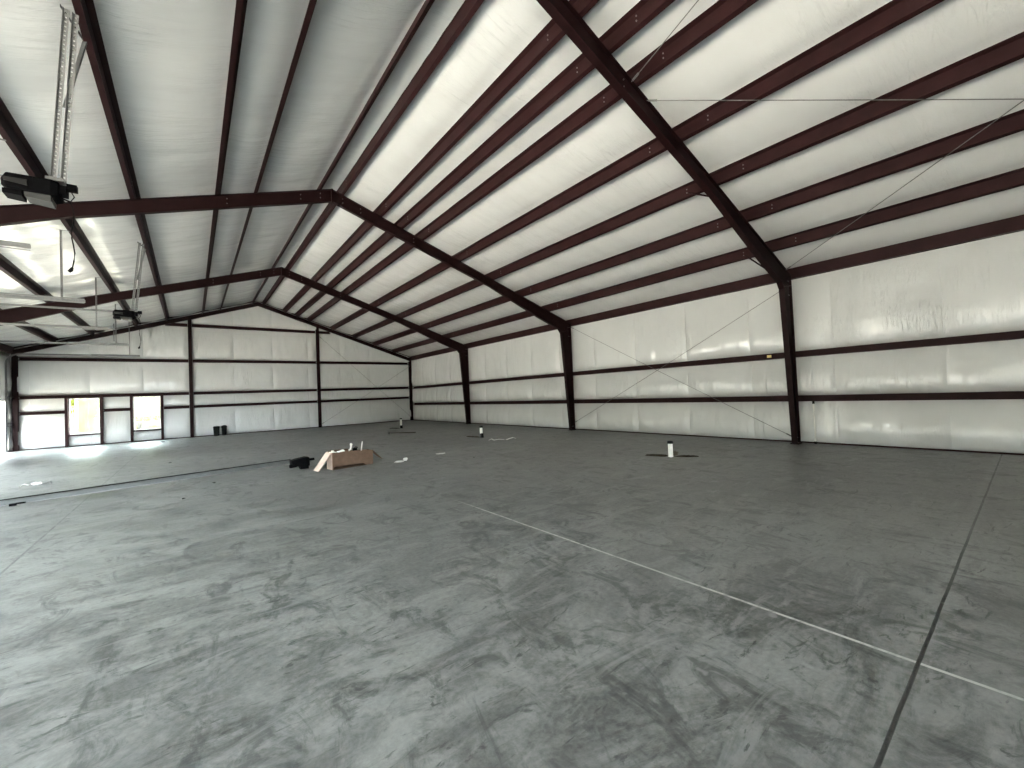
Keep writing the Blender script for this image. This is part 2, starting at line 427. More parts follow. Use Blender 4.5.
# ------------------------------------------------------------------ windows, doorway, big-opening jambs
for i, (a, b, z0, z1) in enumerate(WIN):
    m = MB(); y0, y1 = YB - .02, YB + .11; w = .035
    m.box(a, a + w, y0, y1, z0, z1); m.box(b - w, b, y0, y1, z0, z1); m.box(a + w, b - w, y0, y1, z0, z0 + w); m.box(a + w, b - w, y0, y1, z1 - w, z1)
    fr = struct(m.build('window_%d' % (i + 1), VINYL))
    g_ = MB(); g_.box(a + w, b - w, YB + .055, YB + .062, z0 + w, z1 - w)
    g_.build('glass_pane', GLASS, fr)
m = MB(); a, b, h = MAN; w = .05
m.box(XL - .12, XL + .03, a, a + w, 0, h); m.box(XL - .12, XL + .03, b - w, b, 0, h); m.box(XL - .12, XL + .03, a + w, b - w, h - w, h)
struct(m.build('door_1', VINYL))
for i, (a, b) in enumerate(DOORS):
    m = MB(); w = .10
    h = DH if a < 20 else DH3
    m.box(XL - .10, XL + .18, a - w, a, 0, h + w); m.box(XL - .10, XL + .18, b, b + w, 0, h + w); m.box(XL - .10, XL + .18, a, b, h, h + w)
    struct(m.build('trim_%d' % (i + 2), STEEL))

# ------------------------------------------------------------------ purlins: Z sections, one per line
def zee(x, side):
    """closed Z outline in (x, z) at a purlin whose web meets the rafter top at x; side=+1 right slope"""
    a = math.atan(SL) * side; t = .007; F = .068; lip = .02
    # local: p down-slope, n up
    prof = [(0, 0), (F, 0), (F, lip), (F - t, lip), (F - t, t), (t, t), (t, PD), (-F, PD), (-F, PD - t), (0, PD - t)]
    z0 = roof(x); out = []                                  # the web stands plumb, the flanges follow the slope
    for p, n_ in prof:
        out.append((x + side * p, z0 - p * SL + n_))
    return out
ORD = ('first', 'second', 'third', 'fourth', 'fifth', 'sixth', 'seventh', 'eighth')
bm_ = MB(); bm_.add([Vector((math.cos(k * PI / 3), -1 + 2 * e, math.sin(k * PI / 3))) * .011 for e in (0, 1) for k in range(6)],
                   [(0, 1, 2, 3, 4, 5)[::-1], (6, 7, 8, 9, 10, 11)] + [(k, (k + 1) % 6, 6 + (k + 1) % 6, 6 + k) for k in range(6)])
BOLT = bm_.build('bolt', GALV, origin=(0, 0, 0)); BOLT_ME = BOLT.data; bpy.data.objects.remove(BOLT)
def bolt(parent, loc, rot=(0, 0, 0), name='bolt'):
    b = bpy.data.objects.new(name, BOLT_ME); COL.objects.link(b); b.parent = parent
    b.location = Vector(loc) - Vector(parent['_o']); b.rotation_euler = rot
for side, nm in ((1, 'right'), (-1, 'left')):
    webs = [XR + o - .066 for o in OFF] if side == 1 else [XR - o for o in OFFL]
    for i, x in enumerate(webs):
        pr = zee(x, side)
        m = MB(); m.loft([[(px, YF + .02, pz) for px, pz in pr], [(px, YB - .10, pz) for px, pz in pr]])
        ob = m.build('roof_purlin', STEEL2)
        lab = '%s long dark red steel purlin down from the ridge on the %s roof slope' % (ORD[i], nm)
        tag(ob, lab, 'roof beam', 'steel purlins of the %s roof slope' % nm)
        # bolt heads at the laps, on the web
        for fy in FR:
            for dy in (-.55, .55):
                for f in (.07, .14):
                    bolt(ob, (x - side * .004, fy + dy, roof(x) + f), (0, 0, PI / 2))
# eave struts: C section along both eaves
for side, nm in ((1, 'right'), (-1, 'left')):
    xo = XR + side * (XW - XR - .02); xi = xo - side * .13
    zt = 4.385
    pr = [(xi, ZE), (xo, ZE), (xo, ZE + .03), (xi + side * .01, ZE + .012), (xi + side * .01, zt - .01), (xo, zt - .04), (xo, zt - .03), (xi, zt)]
    m = MB(); m.loft([[(a, YF + .02, c) for a, c in pr], [(a, YB - .06, c) for a, c in pr]])
    tag(m.build('eave_strut', STEEL2), 'dark red steel eave strut along the top of the %s wall' % nm, 'roof beam')

# ------------------------------------------------------------------ rigid frames
BF = 0.062            # half flange width
TF = 0.012
DEP = ((0, .33), (3.5, .30), (5.0, .285), (7.2, .45), (8.21, .475))
XO = XW - .205        # column outer flange
def depth_at(d):
    for (a, p), (b, q) in zip(DEP[:-1], DEP[1:]):
        if a <= d <= b: return p + (q - p) * (d - a) / (b - a)
    return DEP[-1][1]
def make_frame(y, label):
    f = thing('rigid_frame', (XR, y, 0), label, 'steel frame', 'rigid steel frames across the hall')
    for side in (1, -1):
        X = lambda d: XR + side * d
        # rafter: top flange, web, bottom flange
        ds = [0.0, 1.7, 3.5, 5.0, 6.2, 7.2, 8.21]
        m = MB()
        top = [(X(d), roof(X(d)) - .001) for d in ds] + [(X(XO - XR), roof(XO) - .001)]
        bot = [(X(d), roof(X(d)) - depth_at(d)) for d in ds] + [(X(8.30), 3.90)]
        def flange(line, th):
            m.loft([[(x, y - BF, z), (x, y + BF, z), (x, y + BF, z + th), (x, y - BF, z + th)] for x, z in line])
        flange(top, -TF); flange(bot[:-1], TF)
        web = [(x, y - .005, z - TF) for x, z in top] + [(x, y - .005, z + TF) for x, z in bot[:-1][::-1]]
        for i in range(len(ds) - 1):
            m.prism([(top[i][0], y - .005, top[i][1] - TF), (top[i + 1][0], y - .005, top[i + 1][1] - TF), (bot[i + 1][0], y - .005, bot[i + 1][1] + TF), (bot[i][0], y - .005, bot[i][1] + TF)], (0, .01, 0))
        xk = X(8.21); zk = bot[-2][1]
        m.prism([(xk, y - .005, roof(xk) - TF), (X(XO - XR), y - .005, roof(XO) - TF), (X(XO - XR), y - .005, 3.93), (X(8.34), y - .005, 3.86), (xk, y - .005, zk)], (0, .01, 0))
        # splice plate at the ridge
        if side == 1: m.box(XR - .016, XR + .016, y - BF - .01, y + BF + .01, ZT - .37, ZT - .003)
        r_ = m.build('rafter', STEEL, f)
        for dx in (.28, .75, 2.3):
            for zz in (-.09, -.2): bolt(r_, (X(dx), y - .010, roof(X(dx)) + zz))
        # column: tapered web, inner and outer flanges, knee stiffeners
        m = MB()
        xi0, xi1 = X(11.65 - XR), X(11.375 - XR); xo = X(XO - XR); zt = roof(XO)
        m.loft([[(xi0, y - BF, .02), (xi0, y + BF, .02), (xi0 + side * TF, y + BF, .02), (xi0 + side * TF, y - BF, .02)],
                [(xi1, y - BF, 3.80), (xi1, y + BF, 3.80), (xi1 + side * TF, y + BF, 3.80), (xi1 + side * TF, y - BF, 3.80)],
                [(X(8.21), y - BF, bot[-2][1]), (X(8.21), y + BF, bot[-2][1]), (X(8.21) + side * TF, y + BF, bot[-2][1] + TF), (X(8.21) + side * TF, y - BF, bot[-2][1] + TF)]])
        m.box(min(xo - side * TF, xo), max(xo - side * TF, xo), y - BF, y + BF, .02, zt - .02)
        m.prism([(xi0 + side * TF, y - .005, .02), (xo - side * TF, y - .005, .02), (xo - side * TF, y - .005, 3.93), (X(8.34), y - .005, 3.86), (xi1 + side * TF, y - .005, 3.80)], (0, .01, 0))
        m.prism([(X(8.32), y - BF, 3.86), (xo, y - BF, 3.93), (xo, y - BF, 3.945), (X(8.32), y - BF, 3.875)], (0, 2 * BF, 0))
        c = m.build('column', STEEL, f)
        p = MB(); p.box(min(xi0 - side * .02, xo), max(xi0 - side * .02, xo), y - .09, y + .09, 0.0, .02); p.build('base_plate', STEEL, f)
        for zz in (.15, 3.70, 4.05):
            for q in (.05, .11): bolt(c, (xo - side * q, y - .010, zz))
        # flange braces up to the purlins on the far side of the frame
        for k in ((5, 7) if side == 1 else (1, 3)):
            q_ = OFF[k] - .066 if side == 1 else OFFL[k]
            d = q_ - .10
            m = MB(); p0 = Vector((X(d), y + BF - .005, roof(X(d)) - depth_at(d) + .012)); p1 = Vector((X(q_ - .004), y + .52, roof(X(q_)) + .05))
            m.bar(p0, p1, (0, 0, 1), .030, .008); m.bar(p0 + Vector((0, 0, .016)), p1 + Vector((0, 0, .016)), (0, 0, 1), .006, .032)
            m.build('flange_brace', STEEL, f)
    return f
make_frame(FR[0], 'nearest dark red rigid frame whose right rafter crosses the top of the picture')
make_frame(FR[1], 'middle dark red rigid frame passing just below the nearer garage door opener')
make_frame(FR[2], 'far dark red rigid frame standing closest to the end wall with windows')

# end wall frame
f = thing('end_wall_frame', (XR, YB - .16, 0), 'dark red end frame set against the gable wall, with four posts', 'steel frame')
names = ['column'] * 4
for i, x in enumerate(EX):
    xc = min(max(x, XL + .16), XW - .16); m = MB()
    y0, y1 = YB - .27, YB - .08; w = .075
    zt = roof(xc, -.13)
    m.box(xc - w, xc + w, y0, y0 + .01, .015, zt); m.box(xc - w, xc + w, y1 - .01, y1, .015, zt); m.box(xc - .005, xc + .005, y0 + .01, y1 - .01, .015, zt)
    m.box(xc - .10, xc + .10, y0 - .01, y1 + .01, 0, .015)
    m.build('column', STEEL, f)
for side in (1, -1):
    m = MB(); xe = XR + side * (XW - XR - .10); y0, y1 = YB - .27, YB - .12
    for (z0, z1, ya, yb) in ((-.14, -.128, y0, y1), (.048, .06, y0, y1), (-.128, .048, y0 + .01, y0 + .02)):
        m.prism([(XR, ya, roof(XR, z0)), (xe, ya, roof(xe, z0)), (xe, ya, roof(xe, z1)), (XR, ya, roof(XR, z1))], (0, yb - ya, 0))
    m.build('rafter', STEEL, f)

# ------------------------------------------------------------------ girts
def cee(m, p0, p1, into, h=.145, d=.20, up=Vector((0, 0, 1))):
    """C girt: web at the wall, open to the room; into = unit vector to the room"""
    p0, p1, n_ = Vector(p0), Vector(p1), Vector(into); t = .006; lip = .035
    pr = [(0, -h / 2), (d, -h / 2), (d, -h / 2 + lip), (d - t, -h / 2 + lip), (d - t, -h / 2 + t), (t, -h / 2 + t), (t, h / 2 - t), (d - t, h / 2 - t), (d - t, h / 2 - lip), (d, h / 2 - lip), (d, h / 2), (0, h / 2)]
    m.loft([[p + n_ * a + up * b for a, b in pr] for p in (p0, p1)])
HT = ('lower', 'upper')
for i, z in enumerate(GZ):
    m = MB(); cee(m, (XW - .004, YF + .02, z), (XW - .004, YB - .30, z), (-1, 0, 0))
    ob = m.build('wall_girt', STEEL2)
    tag(ob, '%s dark red steel girt running along the right wall behind the columns' % HT[i], 'wall beam', 'girts of the right wall')
    if i == 1:
        s = MB(); s.box(XW - .212, XW - .204, 4.20, 4.30, z - .03, z + .035); tg = s.build('tag', YELLOW, ob); tg['label'] = 'small yellow tag'
for i, z in enumerate(GZ):
    m = MB(); cee(m, (XL + .004, MAN[1] + .01, z), (XL + .004, YB - .29, z), (1, 0, 0), d=.16)
    tag(m.build('wall_girt', STEEL2), '%s short girt stub on the left wall beside the bright doorway' % HT[i], 'wall beam', 'girt stubs by the doorway')
BAY = ('left bay of the end wall around the windows', 'middle bay of the end wall', 'right bay of the end wall under the crossed rods')
EH = ('lowest', 'second', 'third', 'topmost')
def egirt(x0, x1, z, label):
    m = MB(); cee(m, (x0, YB - .004, z), (x1, YB - .004, z), (0, -1, 0), h=.14, d=.19)
    tag(m.build('wall_girt', STEEL2), label, 'wall beam', 'girts of the end wall')
cols = [XL + .20, EX[0] + .10 if False else XL + .26, 0, 0]
spans = [(EX[0] + .085, EX[1] - .085), (EX[1] + .085, EX[2] - .085), (EX[2] + .085, EX[3] - .085)]
BAY = ('left bay of the end wall around the windows', 'middle bay of the end wall', 'end wall bay under the crossed rods')
for zi, z in enumerate(EZ[:3]):
    for bi, (a, b) in enumerate(spans):
        if bi == 0 and zi == 0:
            egirt(a, WIN[0][0] - .12, z, 'lowest girt piece between the corner post and the left window')
            egirt(WIN[0][1] + .12, WIN[1][0] - .12, z, 'lowest girt piece between the two end wall windows')
            egirt(WIN[1][1] + .12, b, z, 'lowest girt piece between the right window and the end wall post')
        else: egirt(a, b, z, '%s dark red girt up in the %s' % (EH[zi], BAY[bi]))
egirt(-0.95, EX[1] - .085, EZ[3], 'topmost short girt piece in the gable, left of the left post')
egirt(*spans[1], EZ[3], 'topmost dark red girt across the gable between the two tall posts')
egirt(EX[2] + .085, 6.80, EZ[3], 'topmost short girt piece in the gable, right of the right post')
# window framing: jamb posts down to the floor and sills
for i, (a, b, z0, z1) in enumerate(WIN):
    w = ('left', 'right')[i]
    f = thing('window_framing', ((a + b) / 2, YB - .1, 0), 'dark red steel framing posts and sill around the %s end wall window' % w, 'window framing', 'framing around the end wall windows')
    for xa in (a - .105, b + .005):
        m = MB(); m.box(xa, xa + .10, YB - .19, YB - .165, 0.0, EZ[1] - .072); m.box(xa, xa + .012, YB - .165, YB - .03, 0.0, EZ[1] - .072); m.box(xa + .088, xa + .10, YB - .165, YB - .03, 0.0, EZ[1] - .072)
        m.build('jamb_post', STEEL2, f)
    m = MB(); m.box(a, b, YB - .19, YB - .03, z0 - .065, z0 - .005); m.build('sill', STEEL2, f)
    m = MB(); m.box(a, b, YB - .19, YB - .03, z1 + .004, z1 + .014); m.build('head', STEEL2, f)

# ------------------------------------------------------------------ brace rods
def rod(p0, p1, label, group, hook=True):
    p0, p1 = Vector(p0), Vector(p1); m = MB()
    sag = [p0.lerp(p1, k / 10) - Vector((0, 0, .02 * math.sin(PI * k / 10))) for k in range(11)]
    m.tube(sag, .0065, 6)
    d = (p1 - p0).normalized()
    ob = m.build('brace_rod', ROD)
    tag(ob, label, 'brace rod', group)
    for p, s_ in ((p0, 1), (p1, -1)):
        b = MB(); b.tube([p + d * s_ * .03, p + d * s_ * .16], .016, 8); b.build('turnbuckle', GALV, ob)
XR2 = XW - .23
rod((XR2, FR[1] - .07, 4.06), (XR2, FR[0] + .09, .15), 'thin brace rod on right wall sloping down to the nearest column base', 'crossed rods on the right wall')
rod((XR2 - .025, FR[1] - .08, .30), (XR2 - .025, FR[0] + .07, 3.90), 'thin brace rod on right wall rising to the top of the nearest column', 'crossed rods on the right wall')
rod((EX[2] + .09, YB - .24, 5.46), (EX[3] - .02, YB - .24, .18), 'thin end wall rod sloping down to the right hand corner', 'crossed rods on the end wall')
rod((EX[2] + .09, YB - .215, .20), (EX[3] - .02, YB - .215, 3.72), 'thin end wall rod rising to the right hand eave corner', 'crossed rods on the end wall')
zr = lambda x: roof(x) - .09
rod((5.44, FR[0] - .08, zr(5.44)), (3.45, YF + .3, zr(3.45)), 'thin roof rod running up from the nearest rafter and out of the top edge', 'brace rods under the roof')
rod((5.83, FR[0] - .08, zr(5.83)), (11.58, YF + .30, zr(11.58)), 'thin roof rod crossing level across the near right roof bay', 'brace rods under the roof')
rod((11.47, FR[0] - .08, zr(11.47)), (6.1, YF + .3, zr(6.1) - .05), 'thin roof rod rising to the right from the nearest frame corner', 'brace rods under the roof')

# ------------------------------------------------------------------ garage door tracks and openers
TRACKS = ((4.80, None), (8.90, 'nearest'), (12.77, 'second'), (16.84, 'third'), (20.80, 'fourth'), (25.00, 'farthest'))
def c_track(m, path, inward):
    """C track swept along path (in x,z at given y); inward = sign of open side in y"""
    rings = []
    for i, (p, nrm) in enumerate(path):
        h = .028; d = .03; t = .004
        pr = [(0, -h), (d, -h), (d, -h + .012), (d - t, -h + .012), (d - t, -h + t), (t, -h + t), (t, h - t), (d - t, h - t), (d - t, h - .010), (d, h - .010), (d, h), (0, h)]
        rings.append([Vector(p) + Vector((0, inward * a, 0)) + Vector(nrm) * b for a, b in pr])
    m.loft(rings)
for ti, (y, which) in enumerate(TRACKS):
    if which is None: continue
    inward = -1 if ti in (1, 3, 5) else 1
    z = 3.955
    lab = 'galvanised overhead door track hung beneath the left roof, %s from the camera' % which
    t = thing('door_track', (-1.79, y, z), lab, 'door track', 'garage door tracks under the left roof')
    path = [((-1.79, y, z), (0, 0, 1)), ((-3.2, y, z), (0, 0, 1)), ((-5.35, y, z), (0, 0, 1))]
    R_ = .38; cx, cz = -5.35, z - R_
    for k in range(1, 7):
        a = PI / 2 * k / 6; nrm = (-math.sin(a), 0, math.cos(a))
        path.append(((cx - R_ * math.sin(a), y, cz + R_ * math.cos(a)), nrm))
    path.append(((cx - R_, y, .06), (-1, 0, 0)))
    m = MB(); c_track(m, path, inward); m.build('rail', GALV, t)
    m = MB(); m.plate((-1.80, y - inward * .002, z - .05), (-3.35, y - inward * .002, z - .05), (0, 0, .012), (0, -inward * .025, 0)); m.plate((-1.80, y - inward * .002, z + .03), (-3.35, y - inward * .002, z + .03), (0, 0, .018), (0, -inward * .03, 0))
    m.build('stiffener', GALV, t)
    # hanger angle down from the purlin, with slots
    def slotted(p0, p1, name, par, w=.032):
        p0, p1 = Vector(p0), Vector(p1); L = (p1 - p0).length; d = (p1 - p0) / L
        u = d.cross(Vector((0, 1, 0)))
        if u.length < .2: u = d.cross(Vector((1, 0, 0)))
        u.normalize(); q = d.cross(u).normalized(); m = MB(); th = .003
        for base, ax, tx in ((p0, u, q), (p0, q, u)):
            m.plate(base, base + d * L, ax * (w * .33), tx * th); m.plate(base + ax * (w * .67), base + ax * (w * .67) + d * L, ax * (w * .33), tx * th)
            k = int(L / .045)
            for i in range(k + 1):
                s_ = base + ax * (w * .33) + d * (L * i / (k + .5)); m.plate(s_, s_ + d * .031, ax * (w * .34), tx * th)
        return m.build(name, GALV, par)
    slotted((-2.150, y - inward * .012, roof(-2.143) + .02), (-2.150, y - inward * .012, z - .02), 'hanger_angle', t)
    m = MB(); m.box(-2.155, -2.015, y - inward * .012 - .02, y - inward * .012 + .02, roof(-2.04) - .012, roof(-2.04) - .006); m.build('purlin_clip', GALV, t)
    if which in ('fourth',):
        slotted((-2.20, y - inward * .045, 4.72), (-2.20, y - inward * .045, z + .12), 'hanger_angle', t)
def opener(y, label):
    t = thing('garage_door_opener', (-1.32, y, 3.93), label, 'garage door opener', 'garage door openers under the left roof')
    zc = 4.075
    # motor housing with tapered ends
    m = MB()
    def ring(x, hw, zl, zh): return [(x, y - hw, zl), (x, y + hw, zl), (x, y + hw, zh - .03), (x, y + hw - .03, zh), (x, y - hw + .03, zh), (x, y - hw, zh - .03)]
    m.loft([ring(-1.57, .09, zc - .055, zc + .045), ring(-1.53, .135, zc - .09, zc + .085), ring(-1.20, .14, zc - .10, zc + .095), ring(-1.14, .12, zc - .08, zc + .08)])
    body = m.build('motor_housing', BLACK, t, bevel=.008)
    m = MB(); m.loft([[(-1.54, y - .145, zc - .02), (-1.54, y - .155, zc + .015), (-1.37, y - .160, zc + .02), (-1.37, y - .150, zc - .04)], [(-1.54, y - .13, zc - .02), (-1.54, y - .13, zc + .015), (-1.37, y - .13, zc + .02), (-1.37, y - .13, zc - .04)]])
    m.build('side_panel', DGREY, body)
    m = MB(); m.loft([[(-1.40, y - .12, zc - .10), (-1.40, y + .12, zc - .10), (-1.40, y + .10, zc - .145), (-1.40, y - .10, zc - .145)], [(-1.20, y - .13, zc - .10), (-1.20, y + .13, zc - .10), (-1.20, y + .11, zc - .165), (-1.20, y - .11, zc - .165)]])
    l = m.build('light_lens', LENS, t); l['label'] = 'grey frosted light lens'
    m = MB(); m.loft([[(-1.56, y - .10, zc - .09), (-1.56, y + .08, zc - .09), (-1.56, y + .08, zc - .14), (-1.56, y - .10, zc - .14)], [(-1.42, y - .11, zc - .095), (-1.42, y + .09, zc - .095), (-1.42, y + .09, zc - .15), (-1.42, y - .11, zc - .15)]])
    m.build('front_light_cover', BLACK, t)
    m = MB(); m.box(-1.135, -1.085, y - .10, y + .05, zc - .04, zc + .05); m.box(-1.145, -1.06, y - .06, y - .02, zc + .05, zc + .068); m.box(-1.085, -1.00, y - .075, y - .005, zc + .02, zc + .095)
    m.build('receiver_box', BLACK, t)
    m = MB(); m.tube([(-1.06, y - .02, zc + .03), (-1.03, y - .02, zc - .03), (-1.06, y - .02, zc - .09), (-1.13, y - .02, zc - .07)], .006, 6)
    m.build('antenna_wire', RUBBER, t)
    # power cord with plug
    m = MB(); z0 = zc - .06; dz = .72
    pts = [(-1.13, y + .03, z0), (-1.075, y + .03, z0 - .02), (-1.055, y + .03, z0 - .08)] + [(-1.055 + .012 * math.sin(k * 1.3), y + .03, z0 - .08 - dz * k / 8) for k in range(1, 9)]
    m.tube(pts, .0065, 6); c = m.build('power_cord', RUBBER, t)
    e = pts[-1]; m = MB(); m.tube([(e[0], e[1], e[2] + .01), (e[0] - .012, e[1], e[2] - .025), (e[0] - .03, e[1], e[2] - .045)], [.012, .020, .017], 8); m.build('plug', RUBBER, c)
    # rail toward the door header
    m = MB(); zr_ = zc + .055
    m.box(-5.76, -1.50, y - .024, y + .024, zr_ + .012, zr_ + .018); m.box(-5.76, -1.50, y - .024, y - .019, zr_ - .022, zr_ + .012); m.box(-5.76, -1.50, y + .019, y + .024, zr_ - .022, zr_ + .012)
    rl = m.build('rail', GALV, t)
    m = MB(); m.box(-5.852, -5.74, y - .04, y + .04, zr_ - .05, zr_ + .05); m.build('header_bracket', GALV, rl)
    m = MB(); m.box(-5.2, -5.05, y - .03, y + .03, zr_ - .06, zr_ - .022); m.build('trolley', BLACK, rl)
    # hangers, cross bracket and diagonal
    m = MB(); m.box(-1.235, -1.10, y - .16, y - .155, zc + .075, zc + .11); m.box(-1.235, -1.10, y - .16, y + .16, zc + .095, zc + .10); m.build('mount_bracket', GALV, t)
    zt = roof(-.93) + .03
    y2 = y - .62
    slotted((-.995, y2, zt), (-1.215, y - .02, zc + .10), 'hanger_angle', t, .044)
    slotted((-.925, y2, zt - .02), (-1.135, y - .02, zc + .10), 'hanger_angle', t, .044)
    m = MB(); p0 = Vector((-.875, y2 + .42, roof(-.87) + .03)); p1 = Vector((-1.05, y2 + .40, 4.98))
    m.plate(p0, p1, (-.034, 0, 0), (0, .004, 0)); m.plate(p0, p1, (0, .034, 0), (-.004, 0, 0)); m.build('diagonal_brace', GALV, t)
    m = MB(); m.plate((-1.02, y2 - .02, zt - .02), (-.90, y2 + .46, zt - .02), (.0, 0, .036), (.004, 0, 0)); m.build('top_angle', GALV, t)
    return t
opener(6.85, 'black garage door opener hung high at the left in front of the middle frame')
opener(14.80, 'small distant black garage door opener hung under the left roof beyond the middle frame')

# ------------------------------------------------------------------ opener lying on the floor with its rail
t = thing('garage_door_opener', (1.92, 10.72, 0), 'black garage door opener lying on the floor beside the open cardboard box', 'garage door opener')
m = MB(); ang = Vector((0.47, -0.88, 0)).normalized(); cr = Vector((-ang.y, ang.x, 0))
c0 = Vector((1.97, 10.62, 0))
def orient(p): return c0 + Vector((1, 0, 0)) * p[0] + Vector((0, 1, 0)) * p[1] + Vector((0, 0, p[2]))
def lrow(x, y0, y1, z0, z1, ch=.02): return [orient(q) for q in ((x, y0, z0), (x, y1, z0), (x, y1, z1 - ch), (x, y1 - ch, z1), (x, y0 + ch, z1), (x, y0, z1 - ch))]
m.loft([lrow(-.20, -.10, .12, .085, .215), lrow(-.10, -.12, .14, .07, .235), lrow(.10, -.14, .14, .05, .262), lrow(.18, -.12, .12, .06, .25)])
body = m.build('motor_housing', BLACK, t, bevel=.008)
m = MB(); m.loft([lrow(-.02, -.13, .05, .0, .10), lrow(.15, -.14, .06, .0, .10)]); m.build('light_lens', BLACK, t)
m = MB(); m.loft([lrow(-.23, -.12, .0, .055, .12), lrow(-.10, -.13, .02, .06, .14)]); m.build('front_light_cover', BLACK, t)
m = MB(); m.tube([orient((.17, 0, .185)), orient((.30, .0, .19))], .028, 10); m.build('drive_sprocket', BLACK, t)
m = MB()
ra, rb = Vector((1.80, 10.80, .115)), Vector((-3.55, 10.62, .004))
rd = (rb - ra).normalized(); rn = rd.cross(Vector((0, 0, 1))).normalized()
if rn.y > 0: rn = -rn
for p0, p1, h0, h1, d0, d1 in ((ra, rb, .0, .092, .0, .006),):
    m.loft([[p + rn * d0 + Vector((0, 0, h0)), p + rn * d1 + Vector((0, 0, h0)), p + rn * d1 + Vector((0, 0, h1)), p + rn * d0 + Vector((0, 0, h1))] for p in (ra, rb)])
m.loft([[p + rn * .006 + Vector((0, 0, .086)), p + rn * .03 + Vector((0, 0, .080)), p + rn * .03 + Vector((0, 0, .086)), p + rn * .006 + Vector((0, 0, .092))] for p in (ra, rb)])
rl = m.build('rail', simple('dull_opener_rail', (0.085, 0.088, 0.086), .5, .1, .1, 6.0, .3), t)
m = MB(); m.loft([[p + rn * -.03 + Vector((0, 0, .088)), p + rn * .012 + Vector((0, 0, .093)), p + rn * .012 + Vector((0, 0, .106)), p + rn * -.03 + Vector((0, 0, .106))] for p in (ra, rb)]); m.build('top_strip', RUBBER, rl)  # thin black strip along the top edge of the rail
m = MB(); m.loft([[p + rn * .006 + Vector((0, 0, .0)), p + rn * .02 + Vector((0, 0, .0)), p + rn * .02 + Vector((0, 0, .010)), p + rn * .006 + Vector((0, 0, .010))] for p in (ra, rb)]); m.build('lower_lip', ROD, rl)
m = MB(); m.box(-2.42, -2.34, 10.60, 10.64, .01, .05); m.box(-2.35, -2.24, 10.61, 10.64, .03, .055); m.build('trolley', BLACK, rl)

# ------------------------------------------------------------------ cardboard box with open flaps
A = Vector((2.445, 9.71, 0)); B = Vector((3.40, 9.845, 0)); ux = (B - A).normalized(); uy = Vector((-ux.y, ux.x, 0)); L = (B - A).length; H = .385; Dp = .31; th = .006
bp = lambda a, b, c: A + ux * a + uy * b + Vector((0, 0, c))
t = thing('cardboard_box', tuple(bp(L / 2, Dp / 2, 0)), 'long open brown cardboard box with end flaps folded out on the concrete floor', 'box')
m = MB()
edge = [(0.0, .0), (.03, .0), (.04, .105), (.22, .098), (.28, .082), (.33, .060), (.42, .070), (.52, .085), (.60, .075), (.66, .05), (.74, .045), (.78, .0), (L, .0)]
m.prism([bp(a, 0, c) for a, c in edge] + [bp(L, 0, H - .055), bp(L * .8, 0, H - .03), bp(L * .55, 0, H - .035), bp(.3, 0, H), bp(.16, 0, H - .01), bp(0, 0, H)], uy * th)
m.build('front_panel', CARD, t)
m = MB(); m.prism([bp(0, Dp, 0), bp(L, Dp, 0), bp(L, Dp, H - .06), bp(L * .6, Dp, H - .03), bp(0, Dp, H)], uy * -th); m.build('back_panel', CARD, t)
m = MB(); m.prism([bp(0, th, 0), bp(0, Dp - th, 0), bp(0, Dp - th, H), bp(0, th, H)], ux * th); m.build('end_panel', CARD_LIT, t)
m = MB(); m.prism([bp(L, th, 0), bp(L, Dp - th, 0), bp(L, Dp - th, H - .06), bp(L, th, H - .06)], ux * -th); m.build('end_panel', CARD, t)
m = MB(); m.prism([bp(th, th, .0), bp(L - th, th, 0), bp(L - th, Dp - th, 0), bp(th, Dp - th, 0)], (0, 0, th)); m.build('bottom_panel', CARD, t)
m = MB(); m.prism([bp(-.004, .01, H), bp(-.004, Dp - .01, H), bp(-.30, Dp * .9, .012), bp(-.285, .03, .006)], ux * -th + Vector((0, 0, th))); fl_ = m.build('flap', CARD_LIT, t); fl_['label'] = 'pale folded out left flap'
m = MB(); m.prism([bp(L + .004, .01, H - .07), bp(L + .004, Dp - .01, H - .06), bp(L + .27, Dp * .9, .11), bp(L + .26, .04, .07)], ux * th + Vector((0, 0, th)));  m.build('flap', CARD, t)
m = MB(); m.prism([bp(.02, Dp - .008, H), bp(L * .55, Dp - .008, H - .03), bp(L * .52, Dp - .12, H + .02), bp(.05, Dp - .10, H + .035)], (0, 0, th)); m.build('long_flap', CARD, t)
# things inside the box
def crumple(name, c, r, mat, seed, label, cat, sq=(1, 1, .6), group=None, sub=3):
    bm = bmesh.new(); bmesh.ops.create_icosphere(bm, subdivisions=sub, radius=1.0)
    m = MB(); vs = []
    for v in bm.verts:
        d = 1 + .55 * noise.noise(v.co * 1.7 + Vector((seed, 0, 0))) + .28 * noise.noise(v.co * 4.5 + Vector((0, seed, 0)))
        vs.append(Vector((v.co.x * r * sq[0] * d, v.co.y * r * sq[1] * d, v.co.z * r * sq[2] * d)))
    fs = [tuple(v.index for v in f.verts) for f in bm.faces]; bm.free()
    zmin = min(v.z for v in vs); m.add([v + Vector(c) - Vector((0, 0, zmin)) for v in vs], fs)
    return tag(m.build(name, mat), label, cat, group)
p = bp(.235, .075, H - .07); crumple('packing_bag', p, .062, PAPER, 3.0, 'white crumpled plastic bag at the left front edge inside the box', 'packing material', (1.5, .8, .75))
m = MB()
for k in range(9):
    a0 = bp(.055 + .0 * k, .06 + .02 * k, .02)
m.prism([bp(.03, .05, .155), bp(.12, .05, .155), bp(.12, .25, .155), bp(.03, .25, .155)], (0, 0, H - .155)); m.prism([bp(.05, .06, H), bp(.05, .18, H), bp(.05, .16, H + .035), bp(.05, .09, H + .035)], ux * .03)
tag(m.build('foam_insert', WHITE), 'pale foam insert poking up at the left end of the box', 'packing material')
m = MB()
